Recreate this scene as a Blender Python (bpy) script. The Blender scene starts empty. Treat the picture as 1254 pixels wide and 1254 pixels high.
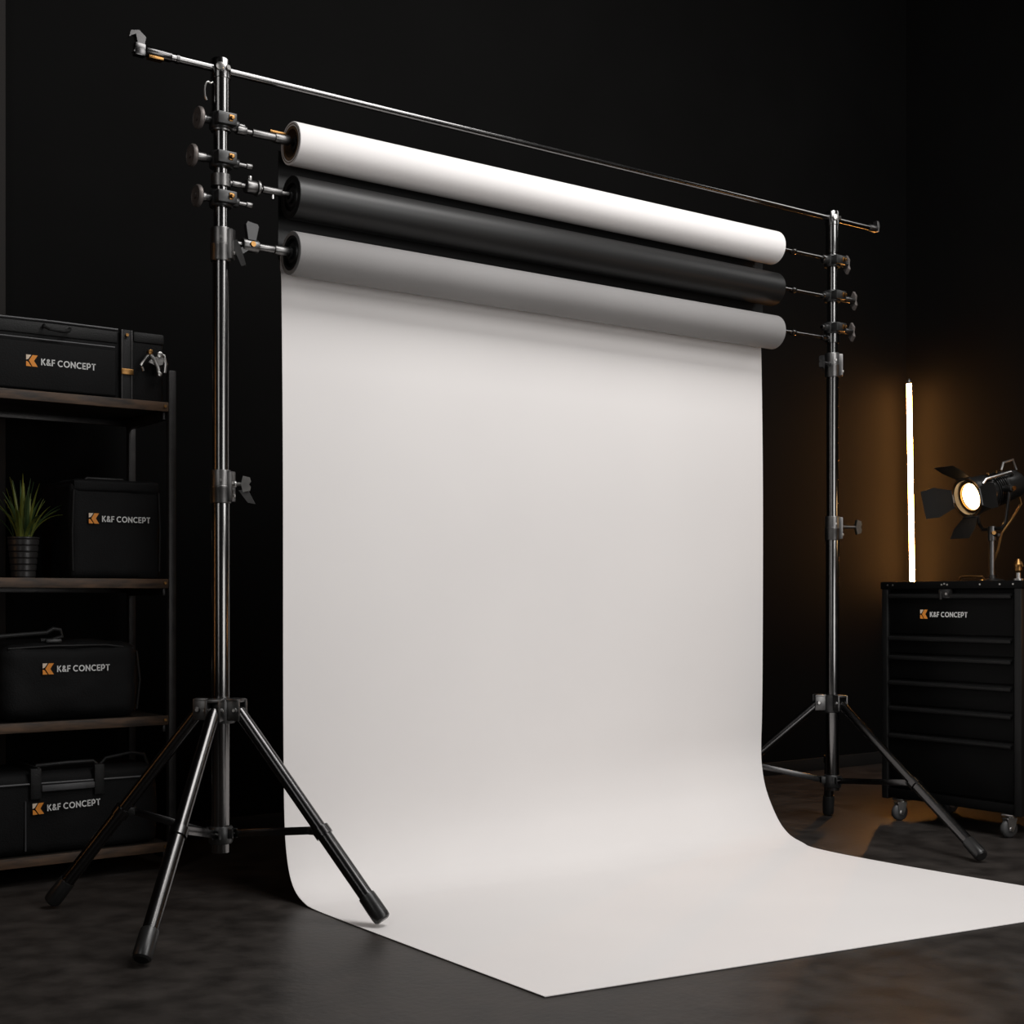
import bpy, bmesh, math, random
from mathutils import Vector, Matrix, noise

random.seed(7)
scene = bpy.context.scene
COL = scene.collection
V = Vector

# ------------------------------------------------------------------ measured room geometry
# world: X along the backdrop stand, Y away from the viewer, Z up; left stand's column at the origin
FPX, PCX, HORY = 1686.0, 627.0, 732.0
CAM = (-1.93, -4.264, 1.043)
_n = math.hypot(.806, .592)
CC, SS = .806/_n, .592/_n

def _dir(px, py):
    u = (px-PCX)/FPX; v = (HORY-py)/FPX
    return (CC*u+SS, -SS*u+CC, v)
def _on(px, py, ax, val):
    r = _dir(px, py); t = (val-CAM[ax])/r[ax]
    return V([CAM[i]+t*r[i] for i in range(3)])
def onX(px, py, X): return _on(px, py, 0, X)
def onY(px, py, Y): return _on(px, py, 1, Y)

# ------------------------------------------------------------------ materials
def new_mat(name):
    m = bpy.data.materials.new(name); m.use_nodes = True
    nt = m.node_tree
    return m, nt, nt.nodes['Principled BSDF']

def noise_mat(name, c1, c2, rough=(.4, .5), metallic=0., scale=6., detail=4., bump=0., bump_scale=None,
              spec=.5, stretch=(1, 1, 1), coat=0., transl=None):
    m, nt, p = new_mat(name)
    N, L = nt.nodes, nt.links
    tc = N.new('ShaderNodeTexCoord'); mp = N.new('ShaderNodeMapping')
    mp.inputs['Scale'].default_value = stretch
    L.new(tc.outputs['Object'], mp.inputs['Vector'])
    nz = N.new('ShaderNodeTexNoise'); nz.inputs['Scale'].default_value = scale; nz.inputs['Detail'].default_value = detail
    L.new(mp.outputs['Vector'], nz.inputs['Vector'])
    cr = N.new('ShaderNodeValToRGB')
    cr.color_ramp.elements[0].position = .32; cr.color_ramp.elements[1].position = .68
    cr.color_ramp.elements[0].color = (*c1, 1); cr.color_ramp.elements[1].color = (*c2, 1)
    L.new(nz.outputs['Fac'], cr.inputs['Fac']); L.new(cr.outputs['Color'], p.inputs['Base Color'])
    mr = N.new('ShaderNodeMapRange')
    mr.inputs['To Min'].default_value = rough[0]; mr.inputs['To Max'].default_value = rough[1]
    L.new(nz.outputs['Fac'], mr.inputs['Value']); L.new(mr.outputs['Result'], p.inputs['Roughness'])
    p.inputs['Metallic'].default_value = metallic
    p.inputs['Specular IOR Level'].default_value = spec
    p.inputs['Coat Weight'].default_value = coat
    if bump:
        n2 = N.new('ShaderNodeTexNoise'); n2.inputs['Scale'].default_value = bump_scale or scale*8
        n2.inputs['Detail'].default_value = 3
        L.new(mp.outputs['Vector'], n2.inputs['Vector'])
        b = N.new('ShaderNodeBump'); b.inputs['Strength'].default_value = bump; b.inputs['Distance'].default_value = .004
        L.new(n2.outputs['Fac'], b.inputs['Height']); L.new(b.outputs['Normal'], p.inputs['Normal'])
    return m

def emit_mat(name, col, strength):
    m, nt, p = new_mat(name)
    p.inputs['Base Color'].default_value = (*col, 1)
    p.inputs['Emission Color'].default_value = (*col, 1)
    p.inputs['Emission Strength'].default_value = strength
    p.inputs['Roughness'].default_value = .4
    return m

M = {}
M['wall'] = noise_mat('wall_paint', (.0041, .0040, .0039), (.0052, .0051, .0050), (.75, .85), scale=1.5, bump=.15, bump_scale=60, spec=.04)
M['pilaster'] = noise_mat('pilaster_paint', (.012, .0105, .0095), (.015, .013, .012), (.7, .8), scale=2, spec=.2)
M['ceiling'] = noise_mat('ceiling_paint', (.008, .008, .008), (.01, .01, .01), (.8, .9), scale=2, spec=.1)
M['floor'] = noise_mat('floor_concrete', (.018, .0156, .0141), (.043, .0376, .0342), (.33, .50), scale=8.5, detail=14, bump=.22, bump_scale=42, spec=.10)
M['baseboard'] = noise_mat('baseboard_paint', (.014, .0135, .013), (.017, .0165, .016), (.4, .5), scale=3, spec=.4)
M['paper'] = noise_mat('white_paper', (.735, .712, .702), (.765, .742, .730), (.85, .9), scale=1.1, detail=2, bump=.02, bump_scale=20, spec=.2)
M['roll_white'] = noise_mat('white_roll_paper', (.80, .775, .765), (.83, .805, .795), (.7, .75), scale=1.3, detail=2, spec=.25)
M['roll_black'] = noise_mat('black_paper', (.0085, .0085, .0085), (.011, .011, .011), (.40, .44), scale=2, spec=.42)
M['roll_grey'] = noise_mat('grey_paper', (.225, .218, .215), (.245, .238, .235), (.65, .7), scale=2, spec=.3)
M['card'] = noise_mat('cardboard', (.12, .07, .035), (.2, .13, .08), (.7, .8), scale=30, spec=.2)
M['chrome'] = noise_mat('black_chrome', (.17, .168, .168), (.20, .197, .195), (.17, .23), metallic=1., scale=8, stretch=(1, 1, .3))
M['tube'] = noise_mat('black_tube_gloss', (.085, .083, .083), (.10, .098, .098), (.20, .28), metallic=1., scale=9, stretch=(1, 1, .3))
M['gun'] = noise_mat('gunmetal', (.15, .147, .145), (.19, .186, .183), (.32, .42), metallic=1., scale=25)
M['silver'] = noise_mat('worn_silver', (.42, .41, .40), (.55, .54, .52), (.28, .40), metallic=1., scale=30)
M['plastic'] = noise_mat('black_plastic', (.012, .012, .012), (.018, .018, .018), (.32, .42), scale=20, spec=.5)
M['rubber'] = noise_mat('black_rubber', (.010, .010, .010), (.015, .015, .015), (.28, .36), scale=30, bump=.05, spec=.5)
M['brass'] = noise_mat('brass', (.22, .115, .038), (.32, .17, .06), (.28, .42), metallic=1., scale=25)
M['knobface'] = noise_mat('knob_face', (.13, .115, .108), (.20, .175, .165), (.42, .55), metallic=.6, scale=18)
M['fabric'] = noise_mat('black_nylon', (.0032, .0032, .0034), (.0055, .0055, .0058), (.62, .75), scale=7, bump=.35, bump_scale=160, spec=.16)
M['webbing'] = noise_mat('black_webbing', (.006, .006, .006), (.010, .010, .010), (.5, .6), scale=50, bump=.3, bump_scale=220, spec=.3)
M['reflect'] = noise_mat('grey_webbing', (.05, .05, .052), (.065, .065, .068), (.4, .5), scale=40, spec=.5)
M['edge'] = noise_mat('shelf_worn_edge', (.022, .016, .012), (.105, .060, .034), (.45, .6), scale=9, detail=6, stretch=(1, 6, 6), spec=.35)
M['shelf'] = noise_mat('shelf_board', (.010, .009, .008), (.016, .014, .012), (.55, .65), scale=5, stretch=(1, 5, 5), spec=.3)
M['rack'] = noise_mat('rack_steel', (.035, .034, .034), (.055, .053, .052), (.35, .45), metallic=.6, scale=20)
M['white'] = noise_mat('lettering_white', (.76, .76, .75), (.80, .80, .79), (.5, .6), scale=20, spec=.3)
M['orange'] = noise_mat('emblem_orange', (.78, .27, .035), (.82, .30, .045), (.5, .6), scale=20, spec=.3)
M['cream'] = noise_mat('emblem_cream', (.74, .60, .47), (.78, .64, .5), (.5, .6), scale=20, spec=.3)
M['cab'] = noise_mat('cabinet_steel', (.0022, .0022, .0022), (.0034, .0034, .0034), (.42, .52), scale=6, spec=.07)
M['cabpost'] = noise_mat('cabinet_post', (.007, .007, .007), (.010, .010, .010), (.35, .45), metallic=.2, scale=10, spec=.25)
M['lampblack'] = noise_mat('lamp_black', (.007, .0068, .0065), (.011, .0105, .010), (.26, .36), scale=15, spec=.5)
M['barn'] = noise_mat('barn_door_black', (.006, .0055, .005), (.009, .0085, .008), (.36, .44), scale=10, spec=.2)
M['pot'] = noise_mat('pot_glaze', (.018, .017, .017), (.026, .024, .023), (.3, .4), scale=12, spec=.5)
M['leaf'] = noise_mat('leaf_green', (.055, .085, .014), (.150, .155, .022), (.42, .55), scale=14, spec=.4)
M['leaf_dark'] = noise_mat('leaf_dark_green', (.025, .055, .018), (.055, .085, .025), (.42, .55), scale=14, spec=.4)
M['soil'] = noise_mat('soil', (.012, .009, .007), (.02, .015, .011), (.8, .9), scale=60, bump=.6)
M['wheel'] = noise_mat('caster_rubber', (.03, .03, .03), (.045, .045, .045), (.4, .5), scale=20)
M['tubelight'] = emit_mat('warm_tube_glow', (1, .42, .10), 100)
M['lens'] = emit_mat('warm_lamp_glow', (1, .64, .30), 9)

# ------------------------------------------------------------------ mesh builder
def frame(d, up=V((0, 0, 1))):
    z = V(d).normalized()
    if abs(z.dot(up)) > .99: up = V((0, 1, 0))
    x = up.cross(z).normalized(); y = z.cross(x)
    return x, y, z

class MB:
    def __init__(s): s.bm = bmesh.new()
    def grid(s, rows, closed=False, cap=False):
        vs = [[s.bm.verts.new(p) for p in r] for r in rows]
        n = len(rows[0])
        for a, b in zip(vs, vs[1:]):
            for i in range(n if closed else n-1):
                j = (i+1) % n
                s.bm.faces.new((a[i], a[j], b[j], b[i]))
        if cap and closed:
            s.bm.faces.new(list(reversed(vs[0]))); s.bm.faces.new(vs[-1])
        return s
    def lathe(s, o, d, prof, seg=28, cap=True):
        """prof: (distance along d, radius)"""
        x, y, z = frame(d); o = V(o)
        rows = [[o+z*t+(x*math.cos(2*math.pi*i/seg)+y*math.sin(2*math.pi*i/seg))*max(r, 1e-5) for i in range(seg)] for t, r in prof]
        return s.grid(rows, True, cap)
    def cyl(s, a, b, r, r2=None, seg=24, bev=0.):
        a, b = V(a), V(b); l = (b-a).length; r2 = r if r2 is None else r2
        if bev: prof = [(0, r-bev), (bev*.3, r-bev*.3), (bev, r), (l-bev, r2), (l-bev*.3, r2-bev*.3), (l, r2-bev)]
        else: prof = [(0, r), (l, r2)]
        return s.lathe(a, b-a, prof, seg)
    def ring(s, o, d, r_out, r_in, h, seg=36):
        """an annular sleeve: closed surface"""
        x, y, z = frame(d); o = V(o)
        prof = [(0, r_in), (0, r_out), (h, r_out), (h, r_in), (0, r_in)]
        rows = [[o+z*t+(x*math.cos(2*math.pi*i/seg)+y*math.sin(2*math.pi*i/seg))*r for i in range(seg)] for t, r in prof]
        return s.grid(rows, True, False)
    def tube(s, pts, r, seg=12, close=False):
        pts = [V(p) for p in pts]; rows = []
        up = None
        for i, p in enumerate(pts):
            t = (pts[min(i+1, len(pts)-1)]-pts[max(i-1, 0)]).normalized()
            if up is None:
                x, y, z = frame(t); up = y
            x = up.cross(t).normalized(); y = t.cross(x); up = y
            rr = r[i] if isinstance(r, (list, tuple)) else r
            rows.append([p+(x*math.cos(2*math.pi*k/seg)+y*math.sin(2*math.pi*k/seg))*rr for k in range(seg)])
        return s.grid(rows, True, True)
    def box(s, lo, hi, bev=0., axes=None, o=None, seg=2):
        """axis box, or with axes (x,y,z vectors) and origin o"""
        lo, hi = V(lo), V(hi)
        b = bmesh.new(); bmesh.ops.create_cube(b, size=1)
        for v in b.verts:
            v.co = V([(lo[i]+hi[i])/2+v.co[i]*(hi[i]-lo[i]) for i in range(3)])
        if bev: bmesh.ops.bevel(b, geom=list(b.edges), offset=bev, segments=seg, profile=.5, affect='EDGES')
        if axes:
            for v in b.verts:
                v.co = V(o)+axes[0]*v.co.x+axes[1]*v.co.y+axes[2]*v.co.z
        s.merge(b); return s
    def bar(s, a, b, w, t, up=V((0, 0, 1)), bev=.001, ext=0.):
        """flat bar from a to b: w across 'up' direction, t thick"""
        a, b = V(a), V(b); z = (b-a).normalized(); x = up.cross(z).normalized(); y = z.cross(x)
        l = (b-a).length
        return s.box((-t/2, -w/2, -ext), (t/2, w/2, l+ext), bev, (x, y, z), a)
    def prism(s, poly, o, ax, ay, az, depth):
        """2-D polygon in (ax, ay) at o extruded along az"""
        o = V(o); lo = [s.bm.verts.new(o+ax*p[0]+ay*p[1]) for p in poly]
        hi = [s.bm.verts.new(o+ax*p[0]+ay*p[1]+az*depth) for p in poly]
        n = len(poly)
        s.bm.faces.new(list(reversed(lo))); s.bm.faces.new(hi)
        for i in range(n): s.bm.faces.new((lo[i], lo[(i+1) % n], hi[(i+1) % n], hi[i]))
        return s
    def merge(s, b):
        me = bpy.data.meshes.new('tmp'); b.to_mesh(me); b.free(); s.bm.from_mesh(me); bpy.data.meshes.remove(me)
    def clusters(s):
        """groups of connected pieces whose boxes touch"""
        bm = s.bm; seen = set(); isl = []
        for v in bm.verts:
            if v in seen: continue
            st = [v]; seen.add(v); g = []
            while st:
                a = st.pop(); g.append(a)
                for e in a.link_edges:
                    b = e.other_vert(a)
                    if b not in seen: seen.add(b); st.append(b)
            lo = [min(x.co[i] for x in g) for i in range(3)]; hi = [max(x.co[i] for x in g) for i in range(3)]
            isl.append([g, lo, hi])
        out = []
        par = list(range(len(isl)))
        def find(i):
            while par[i] != i: i = par[i]
            return i
        for i in range(len(isl)):
            for j in range(i):
                if all(isl[i][1][k] <= isl[j][2][k]+.001 and isl[j][1][k] <= isl[i][2][k]+.001 for k in range(3)): par[find(i)] = find(j)
        gr = {}
        for i in range(len(isl)): gr.setdefault(find(i), []).extend(isl[i][0])
        return list(gr.values())
    def build(s, name, m, parent=None, origin=None, smooth=True, angle=35, split=True):
        bmesh.ops.recalc_face_normals(s.bm, faces=s.bm.faces)
        off = V(parent['_o']) if parent is not None else V(origin or (0, 0, 0))
        for v in s.bm.verts: v.co -= off
        groups = s.clusters() if (split and parent is not None) else [None]
        first = None
        for g in groups:
            if g is None or len(groups) == 1: bm = s.bm
            else:
                bm = s.bm.copy(); s.bm.verts.index_update(); keep = {v.index for v in g}
                bmesh.ops.delete(bm, geom=[v for v in bm.verts if v.index not in keep], context='VERTS')
            me = bpy.data.meshes.new(name); bm.to_mesh(me)
            if bm is not s.bm: bm.free()
            if smooth:
                for p in me.polygons: p.use_smooth = True
                me.set_sharp_from_angle(angle=math.radians(angle))
            me.materials.append(M[m] if isinstance(m, str) else m)
            o = bpy.data.objects.new(name, me); COL.objects.link(o)
            o['_o'] = tuple(off)
            if parent is not None: o.parent = parent
            else: o.location = off
            first = first or o
        s.bm.free()
        return first

def thing(name, loc, label, cat, group=None):
    o = bpy.data.objects.new(name, None); COL.objects.link(o)
    o.location = loc; o.empty_display_size = .05; o['_o'] = tuple(loc)
    tag(o, label, cat, group); return o
def tag(o, label, cat, group=None):
    o['label'] = label; o['category'] = cat
    if group: o['group'] = group
    return o
def struct(o):
    o['kind'] = 'structure'; return o

X, Y, Z = V((1, 0, 0)), V((0, 1, 0)), V((0, 0, 1))

# ------------------------------------------------------------------ setting
WX0, WX1, WY0, WY1, WZ = -3.4, 5.34, -6.2, 1.36, 5.3
struct(MB().box((WX0-.1, WY0-.1, -.1), (WX1+.1, WY1+.1, 0)).build('floor', 'floor', smooth=False))
struct(MB().box((WX0-.1, WY0-.1, WZ), (WX1+.1, WY1+.1, WZ+.1)).build('ceiling', 'ceiling', smooth=False))
struct(MB().box((WX0-.1, WY1, 0), (WX1+.1, WY1+.1, WZ)).build('wall_back', 'wall', smooth=False))
struct(MB().box((WX1, WY0, 0), (WX1+.1, WY1, WZ)).build('wall_right', 'wall', smooth=False))
struct(MB().box((WX0-.1, WY0, 0), (WX0, WY1, WZ)).build('wall_left', 'wall', smooth=False))
struct(MB().box((WX0, WY0-.1, 0), (WX1, WY0, WZ)).build('wall_front', 'wall', smooth=False))
struct(MB().box((-.30, WY1-.016, 0), (WX1, WY1, .075), .004).build('baseboard_back', 'baseboard'))
struct(MB().box((WX1-.016, WY0, 0), (WX1, WY1-.016, .075), .004).build('baseboard_right', 'baseboard'))
struct(MB().box((-1.0, 1.30, 0), (-.322, WY1, WZ), .006).build('trim_1', 'pilaster'))

# ------------------------------------------------------------------ light stands
SX = 3.045
def leg_parts(st, top, foot, joint_t, hub, r1, r2, rb):
    """two-section tripod leg with rubber foot and a flat brace to the lower hub"""
    top, foot = V(top), V(foot)
    d = (foot-top).normalized(); L = (foot-top).length
    # foot rests on the ground: lift so the tilted end touches z
    tilt = math.sqrt(max(0, 1-d.z*d.z))
    end = foot - d*(rb*1.08*tilt/abs(d.z))
    J = top+(end-top)*joint_t
    m = MB()
    m.cyl(top, J+d*.02, r1, seg=20); m.cyl(J-d*.005, end-d*.03, r2, seg=20)
    m.ring(J-d*.012, d, r2+.005, r1*.9, .03, 20)
    lg = m.build('leg', 'tube', st)
    fl = .095
    f = MB(); f.lathe(end-d*fl, d, [(0, r2+.001), (.0, rb*.93), (.006, rb*.97), (fl*.55, rb), (fl-.016, rb), (fl-.005, rb*.93), (fl, rb*.72)], 24)
    f.build('rubber_foot', 'rubber', lg)
    # clip on the joint, brace
    c = MB(); side = d.cross(Z).normalized()
    inn = V(hub)-J; inn.z = 0; inn.normalize()
    bp = J+inn*(r2+.016)
    c.bar(J, bp+inn*.006, .026, .02, bev=.002)
    c.cyl(bp-side*.016, bp+side*.016, .006, seg=12)
    c.build('leg_clip', 'plastic', lg)
    b = MB(); b.bar(bp, V(hub)+(-inn)*.045, .026, .005, ext=.008, bev=.0015)
    b.build('brace', 'tube', st)
    s = MB(); s.cyl(bp-side*.012, bp+side*.012, .004, seg=10); s.cyl(V(hub)-inn*.045-side*.012, V(hub)-inn*.045+side*.012, .0045, seg=10)
    s.build('rivet', 'silver', st)
    return d

def t_knob(st, o, d, length, w, name='locking_knob', mat='gun', cross=Z):
    d = V(d).normalized(); m = MB(); o = V(o)
    m.cyl(o, o+d*length, .0065, seg=12)
    m.cyl(o+d*.006, o+d*.022, .011, seg=16, bev=.002)
    side = cross.cross(d).normalized()
    e = o+d*length
    poly = [(-.006, -w*.62), (.016, -w*.5), (.019, -w*.2), (.013, 0), (.019, w*.2), (.016, w*.5), (-.006, w*.62), (-.010, w*.25), (-.012, 0), (-.010, -w*.25)]
    m.prism(poly, e-side*.008, d, V(cross), side, .016)
    return m.build(name, mat, st)

def stand(px, label, coll_h, hub_h, collars, clamps, arms, feet, legr, top_h):
    st = thing('light_stand', (px, 0, 0), label, 'light stand', 'stands of the backdrop support')
    o = V((px, 0, 0))
    m = MB(); m.cyl(o+Z*hub_h*.75, o+Z*(collars[0]), .0305, seg=32, bev=.002); m.build('lower_column', 'chrome', st)
    m = MB(); m.cyl(o+Z*(collars[0]-.06), o+Z*(collars[1]), .0275, seg=32); m.build('middle_column', 'chrome', st)
    m = MB(); m.cyl(o+Z*(collars[1]-.06), o+Z*(2.66), .0245, seg=32); m.build('upper_column', 'chrome', st)
    m = MB(); m.lathe(o+Z*2.635, Z, [(0, .026), (0, .0300), (.004, .0310), (.13, .0310), (.132, .0335), (.19, .0335), (.196, .031), (.197, .020)], 32)
    m.build('top_sleeve', 'chrome', st)
    # crossbar saddle with bolts
    m = MB()
    dv = V((-.45, -.89, 0)).normalized()
    m.cyl(o+Z*2.798+dv*.028, o+Z*2.798+dv*.042, .014, seg=16, bev=.003)
    m.cyl(o+Z*2.798+V((.3, -.95, 0)).normalized()*.028, o+Z*2.798+V((.3, -.95, 0)).normalized()*.040, .009, seg=6)
    m.build('saddle_bolt', 'silver', st)
    for h in collars:
        m = MB(); m.lathe(o+Z*(h-.055), Z, [(0, .029), (0, .0335), (.003, .0345), (.048, .0345), (.050, .0355), (.056, .0355), (.058, .034), (.107, .034), (.11, .033), (.11, .025)], 32)
        ax = V((.66, -.75, 0)).normalized(); sd = Z.cross(ax)
        m.box((.020, -.016, -.050), (.047, .016, .050), .003, (ax, sd, Z), o+Z*h)
        cl = m.build('collar', 'gun', st)
        m = MB(); m.cyl(o+Z*(h-.03)+ax*.046, o+Z*(h-.03)+ax*.0505, .006, seg=10)
        m.cyl(o+Z*(h+.02)+V((-.4, -.91, 0))*.034, o+Z*(h+.02)+V((-.4, -.91, 0))*.038, .005, seg=10)
        m.build('collar_screw', 'silver', cl)
    # upper collar of tripod
    m = MB(); m.lathe(o+Z*(coll_h-.045), Z, [(0, .03), (0, .046), (.006, .049), (.07, .049), (.08, .046), (.08, .03)], 28)
    hb = m.build('leg_collar', 'plastic', st)
    m = MB(); m.lathe(o+Z*(hub_h-.035), Z, [(0, .0), (0, .036), (.006, .040), (.052, .040), (.058, .036), (.058, .025)], 28)
    m.cyl(o+Z*(hub_h-.044), o+Z*(hub_h-.034), .014, seg=16)
    lh = m.build('lower_hub', 'plastic', st)
    for ft, jt in feet:
        ft = V(ft); dh = (ft-o); dh.z = 0; dh.normalize(); side = Z.cross(dh)
        # hinge ears on the collar
        m = MB()
        for sg in (-1, 1):
            m.box((.035, sg*.022-.004, -.035), (.088, sg*.022+.004, .036), .003, (dh, side, Z), o+Z*(coll_h))
        m.box((.035, -.026, .026), (.084, .026, .038), .003, (dh, side, Z), o+Z*coll_h)
        m.cyl(o+Z*coll_h+dh*.072-side*.032, o+Z*coll_h+dh*.072+side*.032, .010, seg=14, bev=.002)
        m.build('hinge', 'gun', st)
        m = MB(); m.cyl(o+Z*coll_h+dh*.072-side*.034, o+Z*coll_h+dh*.072+side*.034, .0055, seg=10)
        m.build('hinge_pin', 'silver', st)
        m = MB()
        for sg in (-1, 1): m.box((.03, sg*.012-.003, -.016), (.056, sg*.012+.003, .016), .002, (dh, side, Z), o+Z*hub_h)
        m.build('brace_ear', 'plastic', st)
        leg_parts(st, o+Z*coll_h+dh*.072-Z*.005, ft, jt, o+Z*hub_h, legr[0], legr[1], legr[2])
    # clamps that carry the roll arms: (height, direction sign, knob distance, rod length)
    for (h, sg, kd, rl) in clamps:
        m = MB(); dx = X*sg
        m.lathe(o+Z*(h-.026), Z, [(0, .025), (0, .036), (.004, .0385), (.048, .0385), (.052, .036), (.052, .025)], 28)
        m.cyl(o+Z*h+dx*.03, o+Z*h+dx*(kd-.008), .013, seg=18, bev=.002)
        m.cyl(o+Z*h-dx*.03, o+Z*h-dx*.062, .017, seg=18, bev=.003)
        m.box((-.034, -.056, -.020), (.034, -.020, .020), .004, (X, Y, Z), o+Z*h)
        c = m.build('clamp', 'plastic', st)
        m = MB(); m.cyl(o+Z*h-dx*.06, o+Z*h-dx*rl, .0075, seg=14); m.cyl(o+Z*h-dx*(rl-.022), o+Z*h-dx*rl, .0105, seg=14, bev=.002)
        m.cyl(o+Z*h+dx*.055, o+Z*h+dx*(kd-.004), .0155, seg=18, bev=.002)
        m.build('clamp_rod', 'gun', c)
        m = MB(); m.box((.004, -.0585, -.010), (.018, -.0555, .012), .002, (X, Y, Z), o+Z*h)
        m.cyl(o+Z*h+Y*-.072+X*.012, o+Z*h+Y*-.05+X*.012, .007, seg=12, bev=.002)
        m.build('clamp_plate', 'brass', c)
        kr = .0365
        m = MB(); a = o+Z*h+dx*(kd-.006)
        m.lathe(a, dx, [(0, .012), (0, kr*.9), (.004, kr), (.012, kr), (.016, kr*.93), (.0165, kr*.86), (.015, kr*.84), (.015, .011), (.020, .010), (.020, 0.0)], 36)
        if sg > 0:
            m.bm.free(); m = MB()
            m.prism([(0, .044), (.013, .022), (.009, 0), (.015, -.022), (0, -.044), (-.015, -.022), (-.009, 0), (-.013, .022)], a, Y, Z, X, .015)
            m.cyl(a-dx*.014, a+dx*.002, .010, seg=16)
        m.build('knob', 'knobface', c)
    for (h, x_end, kind) in arms:
        sg = 1 if x_end > px else -1; dx = X*sg; L = abs(x_end-px)
        a = o+Z*h
        m = MB()
        m.lathe(a-Z*.020, Z, [(0, .025), (0, .033), (.040, .033), (.040, .025)], 24)
        m.cyl(a+dx*.026, a+dx*(L+.012), .0085, seg=16)
        if kind == 'socket':
            m.cyl(a+dx*.055, a+dx*.09, .0165, seg=18, bev=.002); m.cyl(a+dx*.112, a+dx*(L-.02), .0145, seg=18, bev=.002)
            m.cyl(a+dx*(L-.06), a+dx*(L-.005), .0175, seg=18, bev=.002)
        elif kind == 'hook':
            m.cyl(a+dx*.038, a+dx*.072, .011, seg=14, bev=.002); m.cyl(a+dx*.088, a+dx*.128, .023, seg=20, bev=.004)
            m.cyl(a+dx*.128, a+dx*.138, .027, seg=20, bev=.002); m.cyl(a+dx*.15, a+dx*(L-.04), .0135, seg=18, bev=.002)
        elif kind == 'wing':
            m.cyl(a+dx*.075, a+dx*.135, .022, seg=20, bev=.004); m.cyl(a+dx*.135, a+dx*.200, .0125, seg=18, bev=.002)
            m.cyl(a+dx*.195, a+dx*(L-.005), .0160, seg=18, bev=.002)
        else:
            m.cyl(a+dx*.03, a+dx*.075, .0135, seg=16, bev=.002); m.cyl(a+dx*(L-.10), a+dx*(L-.075), .0145, seg=16, bev=.002)
        ar = m.build('roll_arm', 'gun' if kind in ('socket', 'wing', 'hook') else 'chrome', st)
        if kind == 'wing':
            m = MB(); q = a+dx*.105
            m.prism([(-.014, .015), (.014, .015), (.024, .062), (.020, .070), (-.016, .076), (-.022, .066)], q-Y*.02, X, Z, Y, .02)
            m.prism([(-.06, -.03), (-.045, -.045), (.0, -.012), (.0, .012)], q-Y*.012, X, Z, Y, .014)
            m.build('wing_lever', 'plastic', ar)
            m = MB(); m.cyl(q+Y*-.03+Z*.0, q+Y*-.02, .009, seg=14); m.build('arm_bolt', 'brass', ar)
        if kind == 'hook':
            m = MB(); m.cyl(a+dx*.105+Z*.02, a+dx*.105+Z*.036, .008, seg=12, bev=.002); m.cyl(a+dx*.19-Z*.010, a+dx*.19-Z*.026, .005, seg=10)
            m.build('arm_bolt', 'silver', ar)
        if kind == 'socket':
            m = MB(); m.box((-.030, -.012, .013), (.030, .012, .021), .002, (X, Y, Z), a+dx*(L-.05)); m.build('arm_bolt', 'brass', ar)
    return st

left_feet = [((-.452, .392, 0), .52), ((-.490, -.535, 0), .52), ((.325, -.533, .0045), .585)]
right_feet = [((2.42, .40, 0), .53), ((2.746, -1.046, 0), .56), ((3.20, .16, 0), .5)]
LS = stand(0, 'black tripod stand on the left, nearest the shelving rack, with three roll arms', .672, .262, (1.412, 2.216),
           [(2.624, -1, .075, .085), (2.496, -1, .098, .112), (2.366, -1, .080, .112)],
           [(2.612, .255, 'socket'), (2.428, .262, 'hook'), (2.230, .255, 'wing')], left_feet, (.0215, .0240, .0290), 2.8)
RS = stand(SX, 'black tripod stand on the right, beside the tool cabinet, with three roll arms', .558, .200, (1.365, 2.12),
           [(2.600, 1, .10, .07), (2.438, 1, .150, .075), (2.290, 1, .135, .075)],
           [(2.610, 2.690, 'rod'), (2.435, 2.690, 'rod'), (2.243, 2.690, 'rod')], right_feet, (.0200, .0225, .0275), 2.8)
# levers on the collars
t_knob(LS, (.018, -.030, 1.420), (.62, -.35, 0), .050, .044, 'locking_lever', 'silver')
m = MB(); q = V((.045, -.040, 1.40)); m.prism([(0, 0), (.03, .004), (.055, -.045), (.03, -.04)], q, V((.86, -.5, 0)), Z, V((.5, .86, 0)), .012); m.build('lever_tongue', 'gun', LS)
t_knob(RS, (SX+.03, -.012, 1.372), (.95, -.3, 0), .10, .055)
t_knob(RS, (SX-.03, -.010, 2.12), (-.95, -.3, 0), .085, .05, 'locking_knob', 'plastic')
m = MB(); q = V((.022, -.030, 2.205))
m.prism([(0, .02), (.02, .028), (.034, .0), (.05, -.055), (.035, -.06), (.015, -.015)], q, V((.9, -.44, 0)), Z, V((.44, .9, 0)), .012); m.build('locking_lever', 'gun', LS)
# small safety hook on the left sleeve
m = MB(); hp = []
for i in range(14):
    a = math.radians(60+i*14); hp.append(V((-.046, -.005, 2.715))+X*(.014*math.cos(a))+Z*(.036*math.sin(a)*.9))
m.tube(hp, .0035, 8); m.tube([hp[0], V((-.030, -.004, 2.75))], .0035, 8); m.build('safety_hook', 'silver', LS)

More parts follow.
